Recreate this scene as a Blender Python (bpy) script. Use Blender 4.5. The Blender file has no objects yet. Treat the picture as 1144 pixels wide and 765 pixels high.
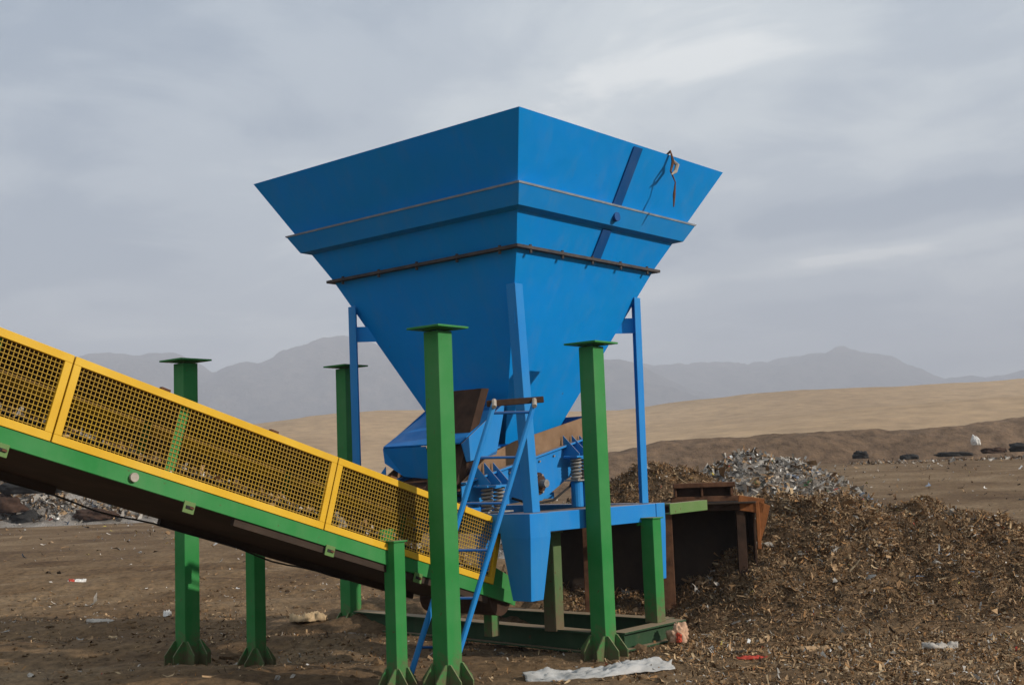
import bpy, math, random
import numpy as np
from mathutils import Vector, Matrix

S = bpy.context.scene
COL = S.collection
R_ = math.radians
random.seed(7)
RNG = np.random.default_rng(11)

# ---------------------------------------------------------------- camera
F_PX, PITCH, ROLL, EYE = 1330.0, 0.107, 0.037, 1.65
cam_d = bpy.data.cameras.new('camera')
cam = bpy.data.objects.new('camera', cam_d)
COL.objects.link(cam)
cam_d.sensor_width = 36.0
cam_d.lens = F_PX / 1144.0 * 36.0
cam_d.clip_start = 0.05
cam_d.clip_end = 30000.0
_fw = Vector((0, math.cos(PITCH), math.sin(PITCH)))
_up = Vector((0, -math.sin(PITCH), math.cos(PITCH)))
_rt = Vector((1, 0, 0))
_c, _s = math.cos(ROLL), math.sin(ROLL)
_x = _c * _rt - _s * _up
_x2 = _c * _rt - _s * _up
_y2 = _s * _rt + _c * _up
m = Matrix((_x2, _y2, -_fw)).transposed().to_4x4()
m.translation = Vector((0, 0, EYE))
cam.matrix_world = m
S.camera = cam

# ---------------------------------------------------------------- world and sun
SUN_AZ = R_(-24.0)      # from +x towards +y
SUN_EL = R_(23.0)
sd = Vector((math.cos(SUN_EL) * math.cos(SUN_AZ), math.cos(SUN_EL) * math.sin(SUN_AZ), math.sin(SUN_EL)))
S.view_settings.view_transform = 'Standard'
S.view_settings.look = 'None'
S.view_settings.gamma = 1.0
S.view_settings.use_curve_mapping = False
S.view_settings.exposure = 0.22

w = bpy.data.worlds.new('World')
S.world = w
w.use_nodes = True
nt = w.node_tree
nt.nodes.clear()
def WN(t, **kw):
    n = nt.nodes.new(t)
    for k, v in kw.items():
        setattr(n, k, v)
    return n
sky = WN('ShaderNodeTexSky', sky_type='NISHITA')
sky.sun_disc = False
sky.sun_elevation = SUN_EL
sky.sun_rotation = math.pi / 2 - SUN_AZ
sky.air_density = 1.2
sky.dust_density = 3.0
sky.altitude = 1200
bg = WN('ShaderNodeBackground')
bg.inputs['Strength'].default_value = 0.10
tc = WN('ShaderNodeTexCoord')
# clouds live on a plane overhead: direction / (z + k)
sep = WN('ShaderNodeSeparateXYZ')
nt.links.new(tc.outputs['Generated'], sep.inputs[0])
def M(op, a, b=None, c=None):
    n = WN('ShaderNodeMath', operation=op)
    for i, v in enumerate((a, b, c)):
        if v is None:
            continue
        if isinstance(v, (int, float)):
            n.inputs[i].default_value = v
        else:
            nt.links.new(v, n.inputs[i])
    return n.outputs[0]
zc = M('MAXIMUM', sep.outputs[2], 0.0)
den = M('ADD', zc, 0.10)
comb = WN('ShaderNodeCombineXYZ')
nt.links.new(M('DIVIDE', sep.outputs[0], den), comb.inputs[0])
nt.links.new(M('DIVIDE', sep.outputs[1], den), comb.inputs[1])
def noise(scale, detail, rough, dist=0.0, loc=(0, 0, 0), sc=(1, 1, 1), rot=0.0):
    mp = WN('ShaderNodeMapping')
    mp.inputs['Location'].default_value = loc
    mp.inputs['Scale'].default_value = sc
    mp.inputs['Rotation'].default_value = (0, 0, rot)
    nt.links.new(comb.outputs[0], mp.inputs['Vector'])
    n = WN('ShaderNodeTexNoise')
    n.inputs['Scale'].default_value = scale
    n.inputs['Detail'].default_value = detail
    n.inputs['Roughness'].default_value = rough
    n.inputs['Distortion'].default_value = dist
    nt.links.new(mp.outputs[0], n.inputs['Vector'])
    return n.outputs['Fac']
n1 = noise(0.55, 5, 0.50, 0.5, (11.2, 5.6, 0), (1.1, 0.95, 1), R_(14))
n2 = noise(1.9, 9, 0.60, 0.5, (8.0, 2.0, 0), (0.9, 0.8, 1), R_(20))
mixn = M('ADD', M('MULTIPLY', n1, 0.50), M('MULTIPLY', n2, 0.34))
mixn = M('ADD', mixn, 0.08)
wn = WN('ShaderNodeTexNoise'); wn.inputs['Scale'].default_value = 0.9; wn.inputs['Detail'].default_value = 5
nt.links.new(comb.outputs[0], wn.inputs['Vector'])
wv = WN('ShaderNodeVectorMath', operation='MULTIPLY_ADD')
nt.links.new(wn.outputs['Color'], wv.inputs[0]); wv.inputs[1].default_value = (.9, .5, 0)
nt.links.new(comb.outputs[0], wv.inputs[2])
# banks and thin places in the cloud sheet: centre, half sizes, turn, amount
for (cx_, cy_, sx_0, sy_0, rot_, amt) in [(-1.3, 3.0, .55, 1.1, 0, -.055), (.15, 2.1, .55, .45, 0, .060), (-.45, 2.6, .35, .8, 0, .035), (1.15, 3.12, .75, .22, -28, -.13),
        (1.10, 3.62, .80, .11, -28, .085), (.75, 2.25, .4, .3, 0, -.02), (-.80, 4.3, .5, .16, 10, .05), (1.3, 4.4, 1.0, .35, -10, -.03), (-2.2, 2.0, 1.2, 1.2, 0, -.03)]:
    mp = WN('ShaderNodeMapping', vector_type='TEXTURE')
    mp.inputs['Location'].default_value = (cx_ + .45, cy_ + .25, 0)
    mp.inputs['Rotation'].default_value = (0, 0, R_(rot_))
    mp.inputs['Scale'].default_value = (sx_0, sy_0, 1)
    nt.links.new(wv.outputs[0], mp.inputs['Vector'])
    ln = WN('ShaderNodeVectorMath', operation='LENGTH')
    nt.links.new(mp.outputs[0], ln.inputs[0])
    ga = M('POWER', 2.718, M('MULTIPLY', M('MULTIPLY', ln.outputs['Value'], ln.outputs['Value']), -1.0))
    mixn = M('MULTIPLY_ADD', ga, amt, mixn)
cr = WN('ShaderNodeValToRGB')
cr.color_ramp.interpolation = 'EASE'
els = cr.color_ramp.elements
els[0].position = 0.39; els[0].color = (3.1, 3.85, 4.8, 1)
els[1].position = 0.62; els[1].color = (8.6, 8.9, 8.9, 1)
e = els.new(0.47); e.color = (4.5, 5.2, 5.95, 1)
e = els.new(0.56); e.color = (6.3, 6.9, 7.3, 1)
nt.links.new(mixn, cr.inputs[0])
cover = WN('ShaderNodeMapRange')
cover.inputs[1].default_value = 0.30; cover.inputs[2].default_value = 0.45
cover.inputs[3].default_value = 0.86; cover.inputs[4].default_value = 0.98
nt.links.new(mixn, cover.inputs[0])
mx = WN('ShaderNodeMixRGB')
nt.links.new(cover.outputs[0], mx.inputs[0])
nt.links.new(sky.outputs[0], mx.inputs[1])
nt.links.new(cr.outputs[0], mx.inputs[2])
nt.links.new(mx.outputs[0], bg.inputs['Color'])
wo = WN('ShaderNodeOutputWorld')
nt.links.new(bg.outputs[0], wo.inputs['Surface'])

sun_d = bpy.data.lights.new('sun', 'SUN')
sun_d.energy = 5.0
sun_d.angle = R_(0.8)
sun_d.color = (1.0, 0.92, 0.82)
sun = bpy.data.objects.new('sun', sun_d)
COL.objects.link(sun)
sun.rotation_euler = sd.to_track_quat('Z', 'Y').to_euler()
sun.location = sd * 50

# ---------------------------------------------------------------- noise in numpy
def _hash(ix, iy, seed):
    h = (ix.astype(np.int64) * 374761393 + iy.astype(np.int64) * 668265263 + seed * 1442695041) & 0xffffffff
    h = ((h ^ (h >> 13)) * 1274126177) & 0xffffffff
    h = (h ^ (h >> 16)) & 0xffffffff
    return h / 4294967295.0
def vnoise(x, y, seed=0):
    x = np.asarray(x, float); y = np.asarray(y, float)
    ix = np.floor(x); iy = np.floor(y)
    fx = x - ix; fy = y - iy
    fx = fx * fx * (3 - 2 * fx); fy = fy * fy * (3 - 2 * fy)
    a = _hash(ix, iy, seed); b = _hash(ix + 1, iy, seed)
    c = _hash(ix, iy + 1, seed); d = _hash(ix + 1, iy + 1, seed)
    return (a * (1 - fx) + b * fx) * (1 - fy) + (c * (1 - fx) + d * fx) * fy - 0.5
def fbm(x, y, octv=4, seed=0, gain=0.5):
    s = 0; a = 1.0
    for i in range(octv):
        s = s + a * vnoise(x * 2 ** i + 17 * i, y * 2 ** i - 9 * i, seed + i)
        a *= gain
    return s
def sstep(a, b, t):
    t = np.clip((t - a) / (b - a), 0, 1)
    return t * t * (3 - 2 * t)

# ---------------------------------------------------------------- materials
def new_mat(name):
    mt = bpy.data.materials.new(name)
    mt.use_nodes = True
    n = mt.node_tree
    bs = n.nodes['Principled BSDF']
    return mt, n, bs
def nnoise(n, scale, detail=4, rough=0.55, coord='Object', sc=(1, 1, 1)):
    t = n.nodes.new('ShaderNodeTexCoord')
    mp = n.nodes.new('ShaderNodeMapping'); mp.inputs['Scale'].default_value = sc
    n.links.new(t.outputs[coord], mp.inputs['Vector'])
    q = n.nodes.new('ShaderNodeTexNoise')
    q.inputs['Scale'].default_value = scale
    q.inputs['Detail'].default_value = detail
    q.inputs['Roughness'].default_value = rough
    n.links.new(mp.outputs[0], q.inputs['Vector'])
    return q.outputs['Fac']
def ramp(n, fac, stops):
    r = n.nodes.new('ShaderNodeValToRGB')
    e = r.color_ramp.elements
    while len(e) < len(stops):
        e.new(0.5)
    for i, (p, c) in enumerate(stops):
        e[i].position = p
        e[i].color = (c[0], c[1], c[2], 1) if not isinstance(c, (int, float)) else (c, c, c, 1)
    n.links.new(fac, r.inputs[0])
    return r.outputs[0]
def mix(n, fac, a, b, mode='MIX'):
    q = n.nodes.new('ShaderNodeMixRGB'); q.blend_type = mode
    for i, v in enumerate((fac, a, b)):
        if isinstance(v, (int, float)):
            q.inputs[i].default_value = v
        elif isinstance(v, tuple):
            q.inputs[i].default_value = (*v, 1)
        else:
            n.links.new(v, q.inputs[i])
    return q.outputs[0]
def bump(n, bs, h, dist, strength=1.0):
    b = n.nodes.new('ShaderNodeBump')
    b.inputs['Distance'].default_value = dist
    b.inputs['Strength'].default_value = strength
    n.links.new(h, b.inputs['Height'])
    n.links.new(b.outputs[0], bs.inputs['Normal'])
def paint(name, c1, c2, rough=0.45, rust=0.62, dust=0.55, wave=0.004, rustcol=(0.09, 0.045, 0.02), dustcol=(0.30, 0.22, 0.14), mud=0.0):
    mt, n, bs = new_mat(name)
    base = mix(n, ramp(n, nnoise(n, 1.6, 5, 0.6), [(0.35, 0.0), (0.65, 1.0)]), c1, c2)
    streak = ramp(n, nnoise(n, 7, 4, 0.6, sc=(1, 1, 0.12)), [(0.50, 0.0), (0.80, 0.30)])
    base = mix(n, streak, base, tuple(0.75 * a + 0.25 * b for a, b in zip(c2, dustcol)))
    chips = ramp(n, nnoise(n, 13, 8, 0.72), [(rust, 0.0), (rust + 0.04, 1.0)])
    base = mix(n, chips, base, rustcol)
    geo = n.nodes.new('ShaderNodeNewGeometry')
    sx = n.nodes.new('ShaderNodeSeparateXYZ'); n.links.new(geo.outputs['True Normal'], sx.inputs[0])
    up = ramp(n, sx.outputs[2], [(0.4, 0.0), (0.85, dust)])
    base = mix(n, up, base, dustcol)
    if mud:
        tc_ = n.nodes.new('ShaderNodeTexCoord'); sz = n.nodes.new('ShaderNodeSeparateXYZ'); n.links.new(tc_.outputs['Object'], sz.inputs[0])
        def mth(op, a_, b_):
            q_ = n.nodes.new('ShaderNodeMath'); q_.operation = op
            for i_, v_ in enumerate((a_, b_)):
                if isinstance(v_, (int, float)): q_.inputs[i_].default_value = v_
                else: n.links.new(v_, q_.inputs[i_])
            return q_.outputs[0]
        hgt_ = mth('MULTIPLY', mth('SUBTRACT', mud, sz.outputs[2]), 1.1)
        spl = mth('ADD', hgt_, mth('SUBTRACT', nnoise(n, 16, 7, 0.75), 0.5))
        base = mix(n, ramp(n, spl, [(0.16, 0.0), (0.46, 0.85)]), base, (0.13, 0.088, 0.052))
    n.links.new(base, bs.inputs['Base Color'])
    rr = ramp(n, nnoise(n, 5, 4), [(0.3, rough - 0.08), (0.7, rough + 0.18)])
    n.links.new(rr, bs.inputs['Roughness'])
    bs.inputs['Specular IOR Level'].default_value = 0.22
    bump(n, bs, nnoise(n, 2.4, 2, 0.4), wave * 6, 0.5)
    return mt
def plain(name, c1, c2, scale=6, rough=0.85, bd=0.01, detail=6):
    mt, n, bs = new_mat(name)
    q = nnoise(n, scale, detail, 0.65)
    n.links.new(ramp(n, q, [(0.32, c1), (0.68, c2)]), bs.inputs['Base Color'])
    bs.inputs['Roughness'].default_value = rough
    bs.inputs['Specular IOR Level'].default_value = 0.2
    bump(n, bs, nnoise(n, scale * 3, 5, 0.6), bd, 0.7)
    return mt
BLUE = paint('blue_paint', (0.0, 0.245, 0.710), (0.001, 0.250, 0.660), 0.48, 0.69, 0.75)
DARKST = plain('dark_painted_steel', (0.035, 0.036, 0.042), (0.085, 0.070, 0.060), 8, 0.7, 0.003)
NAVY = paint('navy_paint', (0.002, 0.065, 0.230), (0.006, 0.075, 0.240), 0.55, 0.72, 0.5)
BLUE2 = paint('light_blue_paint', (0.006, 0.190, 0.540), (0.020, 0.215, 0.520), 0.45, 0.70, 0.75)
FADED = paint('faded_blue_paint', (0.004, 0.235, 0.650), (0.015, 0.245, 0.600), 0.5, 0.70, 0.7)
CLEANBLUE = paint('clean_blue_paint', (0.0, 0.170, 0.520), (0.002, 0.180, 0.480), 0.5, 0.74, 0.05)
BEAMG = paint('dark_green_beam_paint', (0.015, 0.050, 0.020), (0.030, 0.065, 0.030), 0.7, 0.62, 0.9)
YELL2 = paint('clean_yellow_paint', (0.660, 0.400, 0.012), (0.720, 0.450, 0.030), 0.42, 0.74, 0.0)
GREEN = paint('green_paint', (0.014, 0.185, 0.036), (0.045, 0.220, 0.062), 0.55, 0.63, 0.75, mud=0.42)
LGREEN = paint('pale_green_paint', (0.090, 0.190, 0.050), (0.130, 0.200, 0.070), 0.6, 0.62, 0.7)
DGREEN = paint('dusty_green_paint', (0.060, 0.130, 0.045), (0.120, 0.150, 0.065), 0.6, 0.60, 0.9, mud=0.5)
YELLOW = paint('yellow_paint', (0.600, 0.340, 0.012), (0.680, 0.420, 0.035), 0.42, 0.70, 0.35)
WIRE = paint('yellow_wire', (0.600, 0.380, 0.035), (0.480, 0.300, 0.055), 0.6, 0.62, 0.3)
LIP = plain('pale_worn_edge', (0.20, 0.26, 0.33), (0.34, 0.37, 0.40), 9, 0.7, 0.002)
RUST = plain('rusty_steel', (0.060, 0.028, 0.016), (0.160, 0.075, 0.038), 7, 0.85, 0.006)
DRUST = plain('dark_rusty_steel', (0.030, 0.018, 0.012), (0.075, 0.040, 0.025), 5, 0.9, 0.006)
ORANGE = plain('orange_rusty_paint', (0.16, 0.055, 0.02), (0.33, 0.12, 0.035), 8, 0.8, 0.004)
TANR = plain('tan_rubber_skirt', (0.17, 0.10, 0.055), (0.27, 0.17, 0.10), 4, 0.8, 0.004)
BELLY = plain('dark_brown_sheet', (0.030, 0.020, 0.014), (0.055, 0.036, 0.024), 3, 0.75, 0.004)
COVER = plain('brown_cover_sheet', (0.110, 0.062, 0.018), (0.210, 0.120, 0.032), 4, 0.8, 0.004)
BLACK = plain('black_rubber', (0.012, 0.012, 0.012), (0.03, 0.028, 0.026), 9, 0.7, 0.003)
STEEL = plain('worn_steel', (0.16, 0.15, 0.14), (0.33, 0.31, 0.28), 12, 0.5, 0.002)
CONC = plain('pale_dusty_edge', (0.30, 0.26, 0.21), (0.45, 0.40, 0.34), 12, 0.9, 0.004)
PLASTIC = plain('white_plastic_sheet', (0.27, 0.265, 0.25), (0.46, 0.45, 0.43), 5, 0.45, 0.01)

def dirt_mat(name, cols, scale, bd, k=1.0):
    mt, n, bs = new_mat(name)
    big = nnoise(n, 0.35 * scale, 5, 0.6)
    fine = nnoise(n, 9 * scale, 8, 0.72)
    a = ramp(n, big, [(0.3, cols[0]), (0.5, cols[1]), (0.72, cols[2])])
    b = ramp(n, fine, [(0.30, (1 - .58 * k,) * 3), (0.5, (1, 1, 1)), (0.72, (1 + .55 * k, 1 + .5 * k, 1 + .4 * k))])
    c = mix(n, 1.0, a, b, 'MULTIPLY')
    n.links.new(c, bs.inputs['Base Color'])
    bs.inputs['Roughness'].default_value = 0.95
    bs.inputs['Specular IOR Level'].default_value = 0.1
    bump(n, bs, nnoise(n, 14 * scale, 8, 0.7), bd, 0.9)
    return mt
DIRT = dirt_mat('dirt_ground', [(0.085, 0.050, 0.026), (0.160, 0.103, 0.056), (0.250, 0.175, 0.104)], 1.0, 0.03)
PILE = dirt_mat('waste_soil', [(0.115, 0.073, 0.040), (0.185, 0.119, 0.066), (0.270, 0.178, 0.102)], 2.0, 0.05)
GPILE = dirt_mat('grey_waste', [(0.16, 0.135, 0.11), (0.28, 0.25, 0.22), (0.42, 0.39, 0.36)], 2.0, 0.08)
SAND = dirt_mat('desert_sand', [(0.300, 0.205, 0.122), (0.380, 0.265, 0.160), (0.440, 0.312, 0.195)], 0.03, 0.1, 0.45)
BANK = dirt_mat('brown_earth_bank', [(0.130, 0.085, 0.052), (0.160, 0.105, 0.066), (0.200, 0.135, 0.088)], 0.12, 0.25)
ROCK = dirt_mat('mountain_rock', [(0.085, 0.075, 0.075), (0.125, 0.108, 0.100), (0.170, 0.145, 0.130)], 0.004, 14.0)

# ---------------------------------------------------------------- mesh helpers
class MB:
    def __init__(s):
        s.v = []; s.f = []
    def add(s, vs, fs):
        b = len(s.v)
        s.v += [tuple(x) for x in vs]
        s.f += [tuple(i + b for i in q) for q in fs]
        return s
    def box(s, c, d, rot=None):
        hx, hy, hz = d[0] / 2, d[1] / 2, d[2] / 2
        vs = [Vector((x, y, z)) for z in (-hz, hz) for y in (-hy, hy) for x in (-hx, hx)]
        if rot is not None:
            vs = [rot @ p for p in vs]
        c = Vector(c)
        return s.add([c + p for p in vs], [(0, 2, 3, 1), (4, 5, 7, 6), (0, 1, 5, 4), (2, 6, 7, 3), (0, 4, 6, 2), (1, 3, 7, 5)])
    def bar(s, a, b, w, h, up=(0, 0, 1)):
        a = Vector(a); b = Vector(b); d = (b - a).normalized(); up = Vector(up)
        sd_ = d.cross(up).normalized(); u2 = sd_.cross(d).normalized()
        vs = []
        for p in (a, b):
            for i, j in ((-1, -1), (1, -1), (1, 1), (-1, 1)):
                vs.append(p + sd_ * (i * w / 2) + u2 * (j * h / 2))
        return s.add(vs, [(0, 3, 2, 1), (4, 5, 6, 7), (0, 1, 5, 4), (1, 2, 6, 5), (2, 3, 7, 6), (3, 0, 4, 7)])
    def tube(s, pts, r, n=8, cap=True):
        pts = [Vector(p) for p in pts]
        rs = r if isinstance(r, (list, tuple)) else [r] * len(pts)
        b = len(s.v); prev = None
        for i, p in enumerate(pts):
            t = (pts[min(i + 1, len(pts) - 1)] - pts[max(i - 1, 0)]).normalized()
            if prev is None:
                ref = Vector((0, 0, 1)) if abs(t.z) < 0.9 else Vector((1, 0, 0))
                prev = t.cross(ref).normalized()
            prev = (prev - t * prev.dot(t)).normalized()
            q = t.cross(prev)
            for k in range(n):
                a = 2 * math.pi * k / n
                s.v.append(tuple(p + (prev * math.cos(a) + q * math.sin(a)) * rs[i]))
        for i in range(len(pts) - 1):
            for k in range(n):
                s.f.append((b + i * n + k, b + i * n + (k + 1) % n, b + (i + 1) * n + (k + 1) % n, b + (i + 1) * n + k))
        if cap:
            s.f.append(tuple(b + k for k in reversed(range(n))))
            s.f.append(tuple(b + (len(pts) - 1) * n + k for k in range(n)))
        return s
    def prism(s, poly, off):
        """poly: 3d points of a planar polygon, off: extrusion vector"""
        n = len(poly); off = Vector(off)
        a = [Vector(p) for p in poly]
        return s.add(a + [p + off for p in a],
                     [tuple(reversed(range(n))), tuple(range(n, 2 * n))] + [(i, (i + 1) % n, n + (i + 1) % n, n + i) for i in range(n)])
    def build(s, name, mat, parent=None, bevel=0.0, smooth=False):
        me = bpy.data.meshes.new(name)
        me.from_pydata(s.v, [], s.f)
        import bmesh
        bm = bmesh.new(); bm.from_mesh(me)
        bmesh.ops.recalc_face_normals(bm, faces=bm.faces)
        if smooth:
            for f in bm.faces:
                f.smooth = True
        bm.to_mesh(me); bm.free()
        for mt in (mat if isinstance(mat, list) else [mat]):
            me.materials.append(mt)
        o = bpy.data.objects.new(name, me)
        COL.objects.link(o)
        if parent is not None:
            o.parent = parent
        if bevel:
            b = o.modifiers.new('bevel', 'BEVEL'); b.width = bevel; b.segments = 2; b.limit_method = 'ANGLE'
        return o
def tag(o, label=None, cat=None, group=None, kind=None):
    if label: o['label'] = label
    if cat: o['category'] = cat
    if group: o['group'] = group
    if kind: o['kind'] = kind
    return o
def thing(name, label, cat, loc=(0, 0, 0), rz=0.0, group=None):
    o = bpy.data.objects.new(name, None)
    o.empty_display_size = 0.3
    COL.objects.link(o)
    o.location = loc; o.rotation_euler = (0, 0, rz)
    return tag(o, label, cat, group)
def copy_tree(o, parent=None):
    c = o.copy(); COL.objects.link(c)
    if parent is not None:
        c.parent = parent
    for ch in [x for x in o.children]:
        copy_tree(ch, c)
    return c
def grid_obj(name, X, Y, Z, mat, smooth=True, parent=None):
    ny, nx = X.shape
    v = np.stack([X, Y, Z], -1).reshape(-1, 3)
    i = np.arange(ny * nx).reshape(ny, nx)
    f = np.stack([i[:-1, :-1], i[:-1, 1:], i[1:, 1:], i[1:, :-1]], -1).reshape(-1, 4)
    me = bpy.data.meshes.new(name)
    me.vertices.add(len(v)); me.vertices.foreach_set('co', v.astype(np.float32).ravel())
    me.loops.add(f.size); me.loops.foreach_set('vertex_index', f.astype(np.int32).ravel())
    me.polygons.add(len(f)); me.polygons.foreach_set('loop_start', np.arange(0, f.size, 4, dtype=np.int32))
    me.polygons.foreach_set('loop_total', np.full(len(f), 4, dtype=np.int32))
    me.update(); me.validate()
    me.polygons.foreach_set('use_smooth', np.full(len(me.polygons), smooth))
    me.materials.append(mat)
    o = bpy.data.objects.new(name, me); COL.objects.link(o)
    if parent is not None: o.parent = parent
    return o

# ---------------------------------------------------------------- terrain
def g0(x, y):
    """large shape of the ground"""
    right = sstep(-6, 12, x - 0.05 * y)
    rise = sstep(17, 60, y) * 1.35 * right
    return rise
def g(x, y):
    z = g0(x, y)
    near = np.exp(-((np.hypot(x, y - 10)) / 45.0) ** 2)
    z = z + near * (0.05 * fbm(x * 0.5, y * 0.9, 4, 3) + 0.05 * fbm(x * 1.6, y * 3.2, 4, 9))
    # wheel ruts running across the yard on the left
    left = 1 - sstep(-3, 1, x)
    z = z + near * left * 0.05 * np.sin(y * 3.3 + 0.35 * x + 2.0 * vnoise(x * .3, y * .3, 5))
    return z
# whole-horizon sheet, fine near the machine
def axis(lo, hi, fine_lo, fine_hi, step):
    a = list(np.arange(fine_lo, fine_hi, step))
    s = step; p = fine_hi
    while p < hi:
        a.append(p); s *= 1.12; p += s
    a.append(hi)
    s = step; p = fine_lo - step
    while p > lo:
        a.insert(0, p); s *= 1.12; p -= s
    a.insert(0, lo)
    return np.array(a)
ax = axis(-9000, 9000, -9, 9, 0.06)
ay = axis(-3000, 9000, 6.5, 24, 0.06)
X, Y = np.meshgrid(ax, ay)
Z = g(X, Y)
fine = np.exp(-(np.hypot(X, Y - 11) / 14.0) ** 4)
Z = Z + fine * (0.020 * fbm(X * 5, Y * 6, 3, 21) + 0.018 * np.abs(fbm(X * 11, Y * 13, 2, 31)) + 0.030 * np.abs(fbm(X * 1.7, Y * 5.5, 3, 37)) - 0.008)
o = grid_obj('ground', X, Y, Z, DIRT); tag(o, kind='structure')

# earth embankment on the right, with a cut face
def ridge(name, mat, profile, y0, depth_front, depth_back, x0, x1, nx, ny, amp, fs, base=0.0, seed=0, rockf=None):
    """profile(x) -> crest height at distance y0(x)"""
    xs = np.linspace(x0, x1, nx); ts = np.linspace(-1, 1, ny)
    X, T = np.meshgrid(xs, ts)
    yc = y0(X)
    Y = yc + np.where(T < 0, T * depth_front, T * depth_back)
    h = profile(X)
    s = 1 - np.abs(T)
    prof = s * s * (3 - 2 * s)
    Z = base + h * prof + amp * fbm(X * fs, Y * fs, 6, seed, 0.55) * np.sqrt(np.clip(s, 0, 1)) * 1.0
    if rockf is not None:
        Z = Z + rockf(X, Y, s)
    Z = Z - 3.0 * (s < 1e-6)
    o = grid_obj(name, X, Y, Z, mat); tag(o, kind='structure')
    return o
def px_dir(px, py):
    """direction measured on the photograph"""
    Xp = px - 572; Yp = 382.5 - py
    x = (_c * Xp + _s * Yp) / F_PX; y = (-_s * Xp + _c * Yp) / F_PX
    d = _fw + _rt * x + _up * y
    return d / d.y
def crest(pts, Yd):
    xs = []; zs = []
    for p in pts:
        d = px_dir(*p); xs.append(d.x * Yd); zs.append(EYE + d.z * Yd)
    return np.array(xs), np.array(zs)
bx, bz = crest([(560, 526), (600, 521), (660, 511), (700, 505), (745, 493), (800, 485), (900, 482), (1000, 478), (1144, 468), (1300, 455)], 75.0)
ridge('earth_bank', BANK, lambda X: np.interp(X, bx, bz, left=0.0), lambda X: 75 + 2.5 * vnoise(X * .07, X * 0, 3), 8, 20, bx[0] - 12, bx[-1] + 20, 260, 60, 0.55, 0.22, 0.0, 5)
sx_, sz_ = crest([(-200, 500), (150, 490), (300, 475), (345, 468), (385, 461), (430, 458), (480, 459), (600, 462), (690, 459), (760, 449), (870, 440), (960, 437), (1060, 430), (1144, 424), (1300, 415)], 330.0)
ridge('sand_hill', SAND, lambda X: np.interp(X, sx_, sz_), lambda X: 330 + 40 * vnoise(X * .01, X * 0, 8), 210, 200, sx_[0] - 80, sx_[-1] + 100, 420, 120, 2.2, 0.012, 0.0, 15)
s2x, s2z = crest([(480, 530), (620, 489), (680, 482), (760, 474), (900, 462), (1000, 456), (1100, 448), (1300, 440)], 180.0)
ridge('sand_hill', SAND, lambda X: np.interp(X, s2x, s2z, left=0), lambda X: 180 + 12 * vnoise(X * .02, X * 0, 18), 85, 60, s2x[0] - 20, s2x[-1] + 40, 300, 90, 0.9, 0.03, 0.0, 25)
# mountains
def mrock(k, a):
    def f(X, Y, s):
        r = 1 - np.abs(2 * fbm(X * k, Y * k, 5, 44, 0.55))
        return a * (r - 0.75) * np.clip(s * 1.1, 0, 1) * (1 - 0.75 * s)
    return f
mx1, mz1 = crest([(-260, 420), (-60, 405), (60, 396), (105, 386), (130, 384), (160, 387), (200, 392), (225, 400), (250, 409), (275, 400), (310, 394), (345, 386), (385, 379), (420, 384), (480, 392), (560, 398), (640, 404), (690, 408), (720, 412), (760, 425), (800, 440)], 2900.0)
ridge('mountain', ROCK, lambda X: np.interp(X, mx1, mz1), lambda X: 2900 + 0 * X, 900, 700, mx1[0], mx1[-1], 700, 160, 34, 0.0042, -10, 2, mrock(0.0022, 130))
mx2, mz2 = crest([(560, 420), (640, 414), (690, 404), (730, 409), (760, 411), (800, 405), (830, 407), (860, 400), (885, 395), (915, 393), (950, 399), (990, 411), (1020, 420), (1060, 421), (1095, 418), (1125, 411), (1170, 409), (1250, 405), (1400, 400)], 3500.0)
ridge('mountain', ROCK, lambda X: np.interp(X, mx2, mz2), lambda X: 3500 + 0 * X, 1100, 700, mx2[0], mx2[-1], 700, 160, 34, 0.0042, -10, 3, mrock(0.0020, 130))

# haze
HZ = MB().box((0, 1100, 219), (9400, 7600, 442))
hm = bpy.data.materials.new('haze_air'); hm.use_nodes = True
hn = hm.node_tree; hn.nodes.clear()
ho = hn.nodes.new('ShaderNodeOutputMaterial'); hv = hn.nodes.new('ShaderNodeVolumePrincipled')
hv.inputs['Color'].default_value = (0.85, 0.89, 1.0, 1)
hv.inputs['Density'].default_value = 0.00054
hn.links.new(hv.outputs[0], ho.inputs['Volume'])
ho_ = HZ.build('haze', hm); tag(ho_, kind='stuff', label='pale dusty haze hanging over the desert plain', cat='haze')

# ---------------------------------------------------------------- machine frame: u runs along the conveyor (down it), v across
TH = 0.870
P0 = Vector((-0.90, 9.55, 0))
Uv = Vector((math.cos(TH), math.sin(TH), 0)); Vv = Vector((-math.sin(TH), math.cos(TH), 0))
def wpt(u, v, z=0.0):
    return P0 + Uv * u + Vv * v + Vector((0, 0, z))
def luv(x, y):
    d = Vector((x, y, 0)) - P0
    return d.dot(Uv), d.dot(Vv)
def gz(x, y):
    return float(g(np.array([x]), np.array([y]))[0])

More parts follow.
